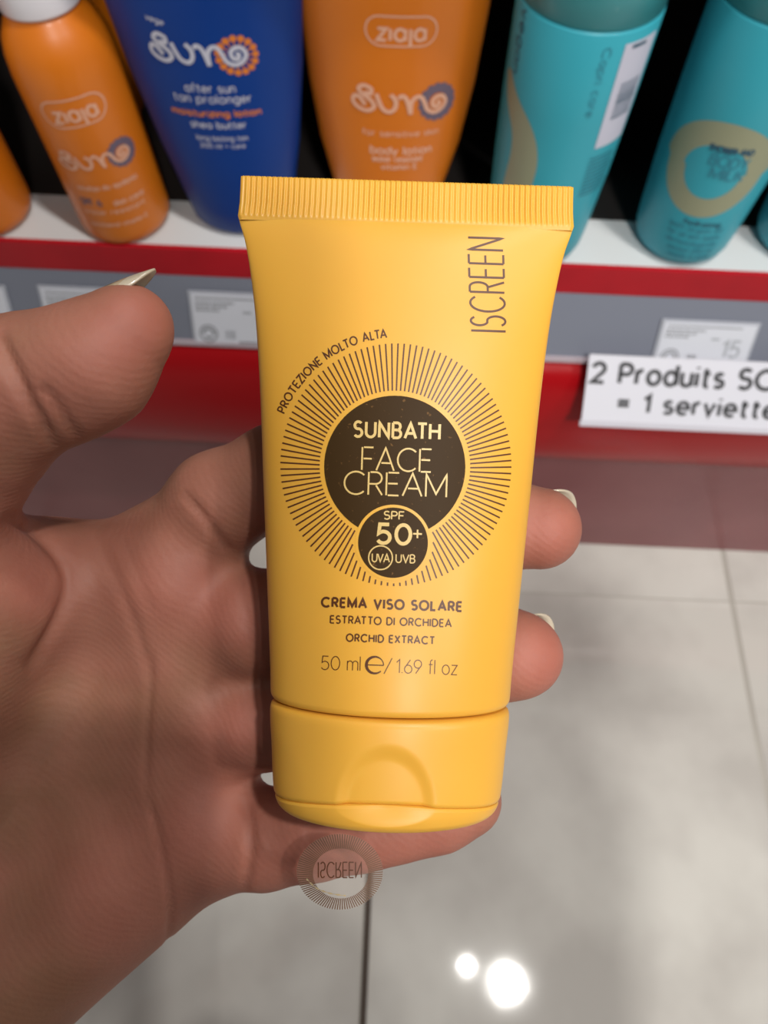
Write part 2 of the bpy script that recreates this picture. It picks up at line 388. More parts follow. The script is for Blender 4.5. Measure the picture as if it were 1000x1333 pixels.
def spline(P, n=8):
    P = [Vector((p[0], p[1])) for p in P]; out = []
    for i in range(len(P) - 1):
        p0 = P[max(0, i - 1)]; p1 = P[i]; p2 = P[i + 1]; p3 = P[min(len(P) - 1, i + 2)]
        for k in range(n):
            t = k / n; q = .5 * ((2 * p1) + (p2 - p0) * t + (2 * p0 - 5 * p1 + 4 * p2 - p3) * t * t + (3 * p1 - p0 - 3 * p2 + p3) * t ** 3)
            out.append((q.x, q.y))
    out.append((P[-1].x, P[-1].y)); return out
LOGO = [[(165, 365), (120, 305), (78, 300), (66, 345), (110, 392), (185, 410), (235, 375), (215, 325), (150, 280), (112, 238), (150, 205), (210, 225), (205, 268), (160, 258)],
        [(252, 262), (278, 335), (308, 388), (358, 408), (398, 372), (400, 310), (362, 262)],
        [(420, 292), (452, 272), (488, 310), (520, 428)],
        [(520, 428), (522, 330), (560, 282), (604, 292), (632, 345), (655, 395), (712, 425), (778, 405), (815, 352), (790, 302), (738, 292), (697, 325), (708, 372), (745, 378), (758, 348), (735, 335)]]
def sun_logo(B, parent, u, v, size, m_text, m_flower, petals, rot=0):
    ax, ah = B.hit(u, v); c, s = math.cos(rot), math.sin(rot)
    def T(p): x, y = (p[0] - 440) / 780 * size, (315 - p[1]) / 780 * size; return (ax + x * c - y * s, ah + x * s + y * c)
    V = []; Fc = []
    if petals:
        for k in range(15):
            a = 2 * math.pi * k / 15; cx, cy = 745 + 150 * math.cos(a), 358 + 135 * math.sin(a)
            W = []; disc(cx, cy, 29, 26, W, [], 0, 2, 14); b0 = len(V); V += [T(p) for p in W]
            for kk in range(2):
                for i in range(14):
                    p, q = b0 + kk * 14 + i, b0 + kk * 14 + (i + 1) % 14; Fc.append((p, q, q + 14, p + 14))
            q = []; qf = []; ribbon([(745 + 85 * math.cos(a), 358 + 78 * math.sin(a)), (cx, cy)], 10, 30, q, qf)
            b0 = len(V); V += [T(p) for p in q]; Fc += [tuple(b0 + i for i in f) for f in qf]
    else:
        n = 60; rr = [(1 + .05 * math.cos(15 * 2 * math.pi * i / n)) for i in range(n)]
        for k in range(9):
            f = .5 + .5 * k / 8
            for i in range(n):
                a = 2 * math.pi * i / n; V.append(T((745 + 165 * f * rr[i] * math.cos(a), 345 + 158 * f * rr[i] * math.sin(a))))
        for k in range(8):
            for i in range(n):
                j = (i + 1) % n; Fc.append((k * n + i, (k + 1) * n + i, (k + 1) * n + j, k * n + j))
    B.decal(V, Fc, 'sun_flower_print', m_flower, parent, .0003)
    V = []; Fc = []
    for pl in LOGO: ribbon(spline(pl), 33, 400, V, Fc)
    B.decal([T(p) for p in V], Fc, 'sun_logo_print', m_text, parent, .0006)
def oval_logo(B, parent, u, v, wd, ht, m, rot=0):
    ax, ah = B.hit(u, v); c, s = math.cos(rot), math.sin(rot); r = ht / 2; V = []; Fc = []
    pts = [(wd / 2 - r + r * math.cos(rad(a)), r * math.sin(rad(a))) for a in range(-90, 91, 15)] + [(-wd / 2 + r + r * math.cos(rad(a)), r * math.sin(rad(a))) for a in range(90, 271, 15)]
    pts.append(pts[0]); ribbon([(x, y + 1.0 * x * x / wd * .10) for x, y in pts], ht * .06, .002, V, Fc)
    B.decal([(ax + x * c - y * s, ah + x * s + y * c) for x, y in V], Fc, 'oval_outline_print', m, parent)
    B.text('z\u0131a\u0237a', u, v, ht * .56, wd * .66, m, parent, .2, rot=rot)

def band(B, parent, pts, wd, m, name='swirl_print'):       # pts in pixels, painted as a broad band on the body
    P = [B.hit(u, v) for u, v in pts]; V = []; Fc = []
    ribbon(spline(P, 6), wd, .004, V, Fc, lambda t: .25 + 1.0 * math.sin(math.pi * min(1, t * .8)) ** .8)
    V2 = []; F2 = []
    for k in range(0, len(V), 2):
        for j in range(11): V2.append((V[k][0] + (V[k + 1][0] - V[k][0]) * j / 10, V[k][1] + (V[k + 1][1] - V[k][1]) * j / 10))
    for k in range(len(V) // 2 - 1):
        for j in range(10): q = k * 11 + j; F2.append((q, q + 1, q + 12, q + 11))
    B.decal(V2, F2, name, m, parent, .0002)

# --- round orange bottle with white spray cap
def spray_profile(r): return [(0, r * .80, r * .80), (.0012, r * .9, r * .9), (.004, r * .975, r * .975), (.008, r, r), (.05, r, r), (.100, r, r), (.110, r * .97, r * .97), (.117, r * .9, r * .9), (.123, r * .78, r * .78), (.127, r * .68, r * .68), (.130, r * .62, r * .62)]
def spray_bottle(x, y, yaw, r, label, printed, lean=0, group='orange spray bottles'):
    M = bottle_matrix(x, y, yaw, lean); th = thing('spray_bottle', label, 'bottle', M, group)
    bpy.context.view_layer.update()
    B = Body(spray_profile(r), M); body = link('body', B.mesh(), M_orange, th)
    C = Body([(.1295, r * .60, r * .60), (.1297, r * .70, r * .70), (.131, r * .72, r * .72), (.165, r * .68, r * .68), (.168, r * .64, r * .64), (.1685, .001, .001)], M)
    link('cap', C.mesh(48), M_cap, th)
    return B, body
B, bd = spray_bottle(-.1705, .3870, 0, .0280, 'orange spray bottle with white cap, second from the left edge', True, lean=-3)
oval_logo(B, bd, 97, 148, .0330, .0145, M_peach, rad(4))
sun_logo(B, bd, 122, 208, .0400, M_peach, M_mauve, False, rad(2))
for (tx, u, v, sz, wd, m) in [('emulsja do opalania', 140, 243, .0030, .034, M_peach), ('SPF 6', 118, 263, .0042, .012, M_mauve), ('skin care', 168, 258, .0035, .018, M_peach), ('water resistant', 150, 275, .0030, .036, M_peach), ('panthenol vitamin E', 156, 291, .0028, .034, M_peach)]:
    B.text(tx, u, v, sz, wd, m, bd, .2)
spray_bottle(-.2570, .3850, 0, .0275, 'orange bottle cut off by the left picture edge', False, lean=-2)

# --- blue oval bottle
M = bottle_matrix(-.0970, .393, 0, -1.0)
th = thing('lotion_bottle', 'dark blue oval bottle with silver script and orange flower', 'bottle', M, 'flat lotion bottles')
Bp = [(0, .022, .014), (.001, .025, .017), (.003, .0285, .0195), (.007, .0310, .0215), (.02, .0335, .0225), (.055, .0400, .023), (.1, .0460, .023), (.138, .0490, .023), (.165, .048, .0225), (.185, .045, .02), (.196, .036, .015), (.2, .024, .012)]
B = Body(Bp, M); bd = link('body', B.mesh(), M_blue, th)
link('cap', Body([(.2, .02, .011), (.202, .021, .012), (.225, .021, .012), (.226, .018, .01)], M).mesh(48), M_cap, th)
sun_logo(B, bd, 256, 66, .0490, M_silver, M_petal, True)
B.text('vege', 201, 25, .0024, .009, M_silver, bd, .2, rot=rad(-12))
B.text('after sun', 273, 115, .0042, .0250, M_silver, bd, .15)
B.text('tan prolonger', 276, 129, .0042, .0400, M_silver, bd, .15)
B.text('moisturizing lotion', 281, 148, .0032, .0475, M_petal, bd, .26)
B.text('shea butter', 284, 163, .0036, .0290, M_silver, bd, .18)
B.text('long lasting tan', 289, 180, .0028, .0270, M_silver, bd, .16)
B.text('200 ml + care', 290, 190, .0026, .0240, M_silver, bd, .16)

# --- orange oval bottle
M = bottle_matrix(-.0065, .4020)
th = thing('lotion_bottle', 'flat orange bottle standing behind the top of the yellow tube', 'bottle', M, 'flat lotion bottles')
Bp = [(0, .022, .014), (.001, .025, .017), (.003, .0280, .0195), (.007, .0300, .0215), (.02, .0325, .0225), (.055, .0405, .023), (.09, .0450, .023), (.13, .0475, .023), (.165, .047, .0225), (.185, .040, .02), (.196, .032, .015), (.2, .024, .012)]
B = Body(Bp, M); bd = link('body', B.mesh(), M_orange, th)
link('cap', Body([(.2, .02, .011), (.202, .021, .012), (.225, .021, .012), (.226, .018, .01)], M).mesh(48), M_orcap, th)
oval_logo(B, bd, 523, 42, .0345, .0140, M_peach)
sun_logo(B, bd, 522, 131, .0520, M_peach, M_mauve, False)
B.text('for sensitive skin', 523, 174, .0034, .042, M_peach, bd, .17)
B.text('body lotion', 523, 196, .0046, .034, M_peach, bd, .22)
B.text('water resistant', 518, 207, .0036, .028, M_peach, bd, .22)
B.text('vitamin E', 520, 217, .0034, .020, M_peach, bd, .22)

# --- teal round bottles
def teal_bottle(x, y, yaw, label, rs=1.0, lean=0, group='teal body care bottles'):
    M = bottle_matrix(x, y, yaw, lean); th = thing('body_care_bottle', label, 'bottle', M, group)
    Bp = [(h, a * rs, a * rs) for h, a in [(0, .022), (.001, .0245), (.004, .0275), (.009, .0292), (.02, .0302), (.06, .0325), (.10, .0338), (.145, .0346), (.1465, .0338)]]
    B = Body(Bp, M); body = link('body', B.mesh(), M_teal, th)
    link('cap', Body([(h, a * rs, a * rs) for h, a in [(.1466, .0332), (.1472, .0342), (.180, .0335), (.185, .031), (.1855, .002)]], M).mesh(64), M_tealcap, th)
    return B, body
B, bd = teal_bottle(.0855, .3840, 0, 'teal bottle with white barcode sticker beside the orange bottle')
band(B, bd, [(664, 88), (667, 125), (679, 170), (681, 205), (672, 240), (655, 290)], .0135, M_beige)
B.text('vegan', 678, 55, .0050, .030, M_tealink, bd, .13, rot=rad(-90))
B.text('Capri care', 779, 109, .0036, .034, M_midink, bd, .14, rot=rad(-90))
# sticker strip, wrapped round the side
a0, h0 = B.hit(806, 75); a1, h1 = B.hit(790, 180)
V = []; Fc = []
nx, ny = 14, 10; sx0, sx1 = a0 + .0015, a0 + .021; 
for j in range(ny + 1):
    for i in range(nx + 1): V.append((sx0 + (sx1 - sx0) * i / nx, h1 - .004 + (h0 + .006 - h1 + .004) * j / ny))
for j in range(ny):
    for i in range(nx): k = j * (nx + 1) + i; Fc.append((k, k + 1, k + nx + 2, k + nx + 1))
B.decal(V, Fc, 'barcode_sticker', mat('sticker_paper', (.55, .55, .66), .5), bd, .0003)
V = []; Fc = []
for k in range(16):
    y = h0 - .014 - .0012 * k; ribbon([(sx0 + .004, y), (sx1 - .003, y)], random.choice((.0004, .0007)), .002, V, Fc)
B.decal(V, Fc, 'barcode', M_tealink, bd, .0006); V = []; Fc = []
for k in range(10):
    y = h1 - .010 - .0026 * k; ribbon([(sx0 - .001, y), (sx1 - .002 - random.random() * .004, y)], .0007, .002, V, Fc)
B.decal(V, Fc, 'small_print', M_tealink, bd, .0006)
V = []; Fc = []; ribbon([(sx0 + .004, h0 + .004), (sx0 + .012, h0 + .004)], .0016, .002, V, Fc)
B.decal(V, Fc, 'sticker_heading', M_tealink, bd, .0006)

B, bd = teal_bottle(.1790, .3910, 0, 'teal body milk bottle with large beige ring, right of the barcode bottle')
ac, hc = B.hit(928, 226)
V = []; Fc = []
disc(0, 0, .0265, .0255, V, Fc, .56, 8, 72)
B.decal([(ac + x * (1 + .12 * (y > 0)) , hc + y * 1.15) for x, y in V], Fc, 'ring_print', M_beige, bd, .0002)
B.text('SHOWER AND', 953, 197, .0032, .0215, M_tealink, bd, .3, rot=rad(2))
B.text('BODY', 950, 212, .0062, .0190, M_midink, bd, .18)
B.text('MILK', 947, 228, .0062, .0170, M_midink, bd, .18)
for k, (tx, u, v, wd) in enumerate([('hydrating', 915, 292, .020), ('with argan oil', 906, 299, .030), ('for all skin types', 903, 308, .030), ('dermatologically', 900, 317, .029), ('tested 250 ml', 898, 326, .026), ('made in Italy', 897, 334, .024)]):
    B.text(tx, u, v, .0030, wd, M_tealink if k == 0 else M_midink, bd, .24)
teal_bottle(.2560, .3940, 20, 'teal bottle cut off by the right picture edge')
# second row standing in the shade behind
teal_bottle(.1130, .4680, 0, 'teal bottle in the shaded back row behind the barcode bottle')
teal_bottle(.2080, .4750, 0, 'teal bottle in the shaded back row behind the body milk bottle')
spray_bottle(-.2050, .4900, 0, .0270, 'orange spray bottle in the back row behind the white capped one', False)

# ================================================================== THE YELLOW TUBE
M_yel = mat('satin_yellow_plastic', (.71, .368, .045), .42, spec=.4, coat=.08, sss=.12, noise=(45, (.70, .358, .043), .35, .65), coat_rough=.3)
M_foil = mat('brown_foil_print', (.040, .020, .005), .5, metal=0, spec=.12, noise=(1500, (.13, .065, .02), .66, .72))
M_gold = mat('yellow_reversed_print', (.62, .43, .15), .4)
M_brown = mat('brown_print', (.080, .022, .004), .42)
M_film = bpy.data.materials.new('clear_seal_film'); M_film.use_nodes = True
_n = M_film.node_tree.nodes['Principled BSDF']; _n.inputs['Base Color'].default_value = (.55, .45, .38, 1); _n.inputs['Roughness'].default_value = .25; _n.inputs['Alpha'].default_value = .13
M_foil2 = mat('thin_brown_foil', (.13, .065, .035), .4, metal=.3)

MT = CM @ Matrix.Translation(cl(503, 1054, .120)) @ Matrix.Rotation(rad(-1.9), 4, 'Z')
tube = thing('cream_tube', 'yellow face cream tube with brown sunburst print, held upright in the hand', 'tube', MT)
bpy.context.view_layer.update()
def hermite(tab, ys):
    tab = np.array(tab, float); y = tab[:, 0]; out = []
    for c in range(1, tab.shape[1]):
        f = tab[:, c]; dl = np.diff(f) / np.diff(y); m = np.zeros(len(y)); m[0], m[-1] = dl[0], dl[-1]
        for i in range(1, len(y) - 1): m[i] = 0 if dl[i - 1] * dl[i] <= 0 else 2 * dl[i - 1] * dl[i] / (dl[i - 1] + dl[i])
        k = np.clip(np.searchsorted(y, ys) - 1, 0, len(y) - 2); h = y[k + 1] - y[k]; t = (ys - y[k]) / h
        out.append((2 * t ** 3 - 3 * t ** 2 + 1) * f[k] + (t ** 3 - 2 * t ** 2 + t) * h * m[k] + (-2 * t ** 3 + 3 * t ** 2) * f[k + 1] + (t ** 3 - t ** 2) * h * m[k + 1])
    return out
BODY = [(17.0, 17.2, 10.0), (17.15, 17.8, 10.6), (17.5, 18.3, 11.0), (18.2, 18.6, 11.2), (21, 18.75, 11.25), (35.3, 19.75, 10.7), (52, 20.95, 9.1), (64, 21.8, 7.4), (76, 22.95, 5.1), (84, 24.15, 3.2), (88, 25.0, 2.1), (90.5, 25.8, 1.2), (91.5, 26.1, .75)]
ys = np.concatenate([np.linspace(17, 18.6, 10), np.linspace(19, 88, 70), np.linspace(88.5, 91.5, 10)])
A_, B_ = hermite(BODY, ys)
NB = 200; V = []; Fc = []
for k in range(len(ys)):
    for i in range(NB):
        t = 2 * math.pi * i / NB; V.append((A_[k] * math.sin(t) * .001, ys[k] * .001, B_[k] * math.cos(t) * .001))
for k in range(len(ys) - 1):
    for i in range(NB):
        j = (i + 1) % NB; Fc.append((k * NB + i, k * NB + j, (k + 1) * NB + j, (k + 1) * NB + i))
Fc.append(tuple(range(NB))[::-1])
body = link('tube_body', mesh(V, Fc), M_yel, tube)

# crimped seal at the top, ribbed front and back
NX = 560; V = []; Fc = []; lev = [(91.2, 26.0, .5, 0), (91.7, 26.15, .55, .0), (91.95, 26.2, .60, .12), (92.3, 26.15, .56, 1), (94, 26.0, .54, 1), (96, 25.95, .54, .95), (97.7, 25.95, .52, .9), (98.05, 25.93, .45, .4), (98.1, 25.9, .25, 0)]
rng = np.random.RandomState(3); ph = np.cumsum(rng.normal(0, .035, NX + 1)); amp = .11 + .035 * np.sin(np.linspace(0, 17, NX + 1))
for y, a, b, r in lev:
    for side in (1, -1):
        for i in range(NX + 1):
            x = -a + 2 * a * i / NX
            if side < 0: x = -x
            ed = min(1, (a - abs(x)) / .5); rib = amp[i] * math.sin(2 * math.pi * 62 * i / NX + ph[i])
            yy = y + (.07 * math.sin(i * 1.7) * math.sin(i * .31) if y > 98 else 0)
            V.append((x * .001, yy * .001, side * (b * (.5 + .5 * ed) + r * rib * ed) * .001))
L = 2 * (NX + 1)
for k in range(len(lev) - 1):
    for i in range(L):
        j = (i + 1) % L; Fc.append((k * L + i, k * L + j, (k + 1) * L + j, (k + 1) * L + i))
for i in range(NX): q = (len(lev) - 1) * L; Fc.append((q + i, q + i + 1, q + L - 2 - i, q + L - 1 - i))
link('crimped_seal', mesh(V, Fc), M_yel, tube)

# flip cap: upper part and lid
CAP = [(0, 14.6, 8.2), (.12, 15.3, 8.9), (.6, 16.4, 9.9), (1.5, 17.15, 10.6), (3, 17.6, 11.0), (5, 17.85, 11.15), (10, 18.2, 11.3), (15.6, 18.6, 11.45), (16.3, 18.5, 11.35), (16.75, 18.1, 11.0), (16.9, 17.6, 10.4)]
seam = lambda t: 2.5 + 2.1 * math.cos(t) ** 2
def cap_part(name, lower):
    N = 320; R = 60; V = []; Fc = []
    rows = [j / R for j in range(R + 1)]
    for q in ([(-.03, .8)] if not lower else []) + [(r, 0) for r in rows] + ([(1.03, .8)] if lower else []):
        for i in range(N):
            t = 2 * math.pi * i / N; s = seam(t)
            y = (q[0] * (s - .10)) if lower else (s + .10 + q[0] * (16.9 - s - .10))
            y = min(max(y, 0 if lower else 0), s - .02 if lower else 16.9)
            a, b = hermite(CAP, np.array([y])); a = float(a[0]); b = float(b[0])
            d = abs(y - s); lip = .22 * max(0, 1 - (d - .1) / .35) if d < .45 else 0
            a -= lip + q[1]; b -= lip + q[1]
            x = a * math.sin(t); z = b * math.cos(t)
            if z > 0:
                xx = (x + .3) / 7.4
                if not lower:
                    r = math.sqrt(xx ** 2 + ((y - 4.5) / 9.4) ** 2); f = min(1, max(0, (1 - r) / .32)); f = f * f * (3 - 2 * f); z -= (.85 * f) * (1 - .35 * min(1, max(0, (y - 4.5) / 9.4)))
                else:
                    r = math.sqrt(xx ** 2 + ((4.7 - y) / 3.1) ** 2); f = min(1, max(0, (1 - r) / .95)); z -= 1.0 * f
            V.append((x * .001, y * .001, z * .001))
    n = len(V) // N
    for k in range(n - 1):
        for i in range(N):
            j = (i + 1) % N; Fc.append((k * N + i, k * N + j, (k + 1) * N + j, (k + 1) * N + i))
    Fc.append(tuple(range(N))[::-1]); Fc.append(tuple((n - 1) * N + i for i in range(N)))
    return link(name, mesh(V, Fc), M_yel, tube)
cap_part('cap', False); cap_part('cap_lid', True)

# ---- print: artwork coordinates are turned into points on the tube's own front face
MTi = MT.inverted(); t_o = MTi @ Vector((0, 0, H))
def art(P, off=.00003):
    P = np.array(P, float); D = np.stack([(P[:, 0] - 500) / F, -(P[:, 1] - 666.5) / F, -np.ones(len(P))], 1)
    D = D @ np.array((MTi @ CM).to_3x3()).T; z = np.full(len(P), .008)
    for _ in range(12):
        t = (z - t_o.z) / D[:, 2]; x = t_o.x + D[:, 0] * t; y = t_o.y + D[:, 1] * t
        a, b = hermite(BODY, np.clip(y * 1000, 17, 91.5)); q = np.clip(x * 1000 / a, -.999, .999); z = b * np.sqrt(1 - q ** 2) * .001 + off
    return [(float(i), float(j), float(k)) for i, j, k in zip(x, y, z)]
def print_obj(name, V, Fc, m, off=.00003): return link(name, mesh(art(V, off), Fc), m, body)
SL = rad(1.9)
def line(txt, x0, x1, yb, cap, weight, m=M_brown, gap=.22, off=.00003, stencil=0.0):
    """print a line from x0 to x1, baseline yb at the middle, following the tube's small tilt"""
    st, W = layout(txt, gap, stencil); V = []; Fc = []; sx = (x1 - x0) / W; cx = (x0 + x1) / 2
    for pl in st: ribbon([(p[0] * sx - (x1 - x0) / 2, -p[1] * cap) for p in pl], weight, 5, V, Fc)
    c, s = math.cos(SL), math.sin(SL)
    V = [(cx + x * c - y * s, yb + x * s + y * c) for x, y in V]
    return print_obj('lettering', V, Fc, m, off)
V = []; Fc = []; disc(514, 607.5, 92, 92.5, V, Fc); print_obj('round_label_print', V, Fc, M_foil)
V = []; Fc = []; disc(511.7, 706.5, 49.5, 49.5, V, Fc, .88, 2); print_obj('yellow_ring_print', V, Fc, M_yel, .00005)
V = []; Fc = []; disc(511.7, 706.5, 45.5, 45.8, V, Fc); print_obj('small_round_label_print', V, Fc, M_foil, .00006)
V = []; Fc = []; NR = 116
for k in range(NR):
    a = 2 * math.pi * (k + .35) / NR; c, s = math.cos(a), math.sin(a)
    p0 = (514.3 + 98 * c, 607 + 98.5 * s); p1 = (515.5 + 150.5 * c, 605 + 158 * s)
    r0 = math.hypot(p0[0] - 511.7, p0[1] - 706.5)
    if r0 < 52:                                  # rays stop at the small disc's ring
        L = math.hypot(p1[0] - p0[0], p1[1] - p0[1]); u = ((p1[0] - p0[0]) / L, (p1[1] - p0[1]) / L)
        while math.hypot(p0[0] - 511.7, p0[1] - 706.5) < 52: p0 = (p0[0] + u[0], p0[1] + u[1])
    if (p1[0] - p0[0]) * c + (p1[1] - p0[1]) * s < 3: continue
    ribbon([p0, p1], 2.05, 6, V, Fc)
print_obj('sunburst_print', V, Fc, M_brown)
line('SUNBATH', 461, 572, 570, 19.5, 3.5, M_gold, .30, .00008, .0)
line('FACE', 471, 561, 613, 29.5, 2.2, M_gold, .16, .00008, .07)
line('CREAM', 448, 581, 645, 29.5, 2.2, M_gold, .17, .00008, .07)
line('SPF', 500, 526, 676, 10, 1.7, M_gold, .2, .0001)
line('50', 491, 534, 707.5, 24.5, 4.7, M_gold, .26, .0001)
line('+', 537.5, 549, 706, 22, 2.2, M_gold, .2, .0001)
line('UVA', 484.5, 507, 731.5, 10.5, 1.5, M_gold, .12, .0001)
line('UVB', 515.5, 540, 732.5, 10.5, 1.5, M_gold, .2, .0001)
V = []; Fc = []; ribbon([(495.5 + 15.5 * math.cos(rad(k)), 726 + 15.5 * math.sin(rad(k))) for k in range(0, 361, 10)], 1.7, 5, V, Fc); print_obj('circle_print', V, Fc, M_gold, .0001)
line('CREMA VISO SOLARE', 419, 601, 792.5, 11.5, 3.0, gap=.34)
line('ESTRATTO DI ORCHIDEA', 430, 587.5, 813.5, 9.4, 1.9, gap=.30)
line('ORCHID EXTRACT', 451, 565.5, 836.5, 9.2, 2.0, gap=.32)
line('50 ml', 418, 469, 872.3, 17.5, 1.25, gap=.16)
line('/', 500, 510, 875.5, 18, 1.25); line('1.69 fl oz', 516, 595, 877.2, 17.5, 1.25, gap=.17)
V = []; Fc = []
ribbon([(477.5, 865.5), (499, 866.2)] + [(488.2 + 11.2 * math.cos(rad(k)), 865.8 - 10.8 * math.sin(rad(k))) for k in range(2, 318, 8)], 1, 5, V, Fc, lambda t: 1.5 + 2.4 * max(0, math.sin((t - .25) / .75 * math.pi)) if t > .25 else 1.4)
print_obj('estimated_sign_print', V, Fc, M_brown)
# arched words
st, W = layout('PROTEZIONE MOLTO ALTA', .30); V = []; Fc = []
th0, th1 = rad(156.2), rad(94.2)
def arch(p):
    a = th0 + (th1 - th0) * p[0] / W; k = 1 + p[1] * 10.3 / 162
    return (515 + 158.0 * k * math.cos(a), 605 - 166.0 * k * math.sin(a))
for pl in st:
    q = densify(pl, .25); ribbon([arch(p) for p in q], 2.0, 5, V, Fc)
print_obj('lettering', V, Fc, M_brown)
# brand running up the side: thin capitals
st, W = layout('ISCREEN', .26); V = []; Fc = []
for pl in st:
    ribbon([(658.5 - 1.5 * p[0] / W - p[1] * 45 + (p[0] / W) * -2.5, 430.5 - p[0] / W * 121 + p[1] * -1.5 + 1) for p in pl], 2.9, 5, V, Fc)
print_obj('lettering', V, Fc, M_brown)

# ---- clear seal hanging from the cap, its print seen from behind
def seal_pt(u, v, off=0.0):
    D = ((MTi @ CM).to_3x3() @ Vector(((u - 500) / F, -(v - 666.5) / F, -1))); t = (.0012 + off - t_o.z) / D.z
    p = t_o + D * t; return (p.x, min(p.y, -.00003), p.z)
V = []; Fc = []; disc(442.5, 1135, 56, 49.5, V, Fc, 0, 6, 64)
Fk = Fc; film = link('seal_sticker', mesh([seal_pt(*p) for p in V], Fk), M_film, tube)
V = []; Fc = []
for k in range(104):
    a = 2 * math.pi * k / 104; c, s = math.cos(a), math.sin(a)
    if 1135 + 49 * s < 1062: continue
    ribbon([(443.5 + 36 * c, 1137 + 32.5 * s), (442.5 + 56 * c, 1135 + 49.2 * s)], 1.35, 9, V, Fc)
link('sunburst_print', mesh([seal_pt(*p, .00008) for p in V], Fc), M_foil2, film)
V = []; Fc = []; st, W = layout('ISCREEN', .22)
for pl in st: ribbon([(414.5 + p[0] / W * 56, 1122.5 + p[1] * 20) for p in pl], 1.6, 5, V, Fc)
link('lettering', mesh([seal_pt(*p, .00008) for p in V], Fc), M_brown, film)
V = []; Fc = []
ribbon(spline([(399, 1144), (412, 1156), (430, 1163), (450, 1166)]), 2.4, 3, V, Fc, lambda t: .6 + .5 * math.sin(t * 40))
link('torn_edge', mesh([seal_pt(*p, .0001) for p in V], Fc), mat('gold_foil_scrap', (.62, .48, .28), .3, metal=.6), film)

# ================================================================== THE HAND
def P3(u, v, d): return np.array([(u - 500) * d / F, (v - 666.5) * d / F, d], float)      # millimetres, camera axes (y down)
def cone(p, a, b, r1, r2):                    # signed distance of a round cone
    ba = b - a; l2 = ba @ ba; pa = p - a; t = np.clip(pa @ ba / l2, 0, 1)
    q = pa - t[:, None] * ba; return np.sqrt((q ** 2).sum(1)) - (r1 + (r2 - r1) * t)
def smin(a, b, k):
    h = np.clip(.5 + .5 * (b - a) / k, 0, 1); return b + (a - b) * h - k * h * (1 - h)
def ell(p, c, r, ax=None):                    # approximate ellipsoid, axes from matrix rows
    q = p - c
    if ax is not None: q = q @ ax.T
    r = np.array(r, float); k0 = np.sqrt(((q / r) ** 2).sum(1)); k1 = np.sqrt(((q / r ** 2) ** 2).sum(1)) + 1e-9
    return k0 * (k0 - 1) / k1

PALM = [  # metacarpals and heel of the hand: u, v, depth, radius for both ends
    ((222, 735, 149, 11.5), (-150, 1060, 153, 16)),
    ((250, 838, 150, 12), (-150, 1140, 153, 16)),
    ((262, 942, 150, 12), (-140, 1210, 153, 16)),
    ((258, 1084, 147.5, 11.5), (-120, 1330, 151, 15)),
    ((240, 745, 147, 10), (60, 760, 145, 11)), ((60, 760, 145, 11), (-110, 800, 138, 14)),     # web towards the thumb
]
EXTRA = [((222, 790, 146, 9.5), (246, 1060, 146, 10)),      # pads at the finger roots
         ((150, 1130, 147, 13), (-60, 1330, 147, 16)),          # little-finger heel
         ((-150, 1050, 140, 18), (-40, 800, 131, 14)),          # ball of the thumb
         ((-150, 1120, 155, 19), (-420, 1400, 160, 26)), ((-110, 1260, 155, 18), (-400, 1560, 160, 25)), ((-410, 1480, 160, 26), (-969, 1916, 160, 29))]
FING = {
 'index': [(222, 735, 149, 11), (285, 655, 143, 9.2), (365, 618, 140, 8.9), (440, 596, 139.5, 8.9), (520, 605, 139, 8.2), (600, 655, 138.5, 8.0), (650, 682, 137, 7.6), (703, 688, 135.5, 7.2)],
 'middle': [(262, 838, 150, 11), (330, 813, 143, 9.6), (400, 802, 141.5, 9.2), (470, 800, 141, 9.2), (545, 822, 140.5, 8.3), (610, 843, 139.5, 7.9), (655, 851, 138, 7.9), (680, 853, 136.5, 7.15)],
 'ring': [(262, 942, 150, 11), (335, 941, 143, 8.2), (400, 938, 142, 8.4), (460, 935, 141.5, 8.5), (560, 945, 141, 7.5), (600, 950, 140, 7)],
 'little': [(258, 1084, 147.5, 10.8), (345, 1092, 142, 8.3), (410, 1082, 140.5, 7.9), (470, 1071, 139.5, 7.7), (520, 1063, 139, 7.1), (570, 1054, 139, 6.8), (608, 1042, 139, 6.2)],
 'thumb': [(-150, 1050, 142, 15), (-115, 680, 126, 13.2), (-12, 522, 114, 11.3), (45, 498, 112.5, 9.0), (85, 491, 112, 8.4), (122, 474, 111, 8.1), (167, 430, 110.5, 6.4)],
}
def field(p):
    d = None
    for a, b in PALM:
        c = cone(p, P3(*a[:3]), P3(*b[:3]), a[3], b[3]); d = c if d is None else smin(d, c, 7)
    for a, b in EXTRA: d = smin(d, cone(p, P3(*a[:3]), P3(*b[:3]), a[3], b[3]), 9)
    for n, ch in FING.items():
        f = None
        for a, b in zip(ch, ch[1:]):
            c = cone(p, P3(*a[:3]), P3(*b[:3]), a[3], b[3]); f = c if f is None else smin(f, c, 3 if n != 'thumb' else 4)
        d = smin(d, f, 4 if n != 'thumb' else 9)
    return d

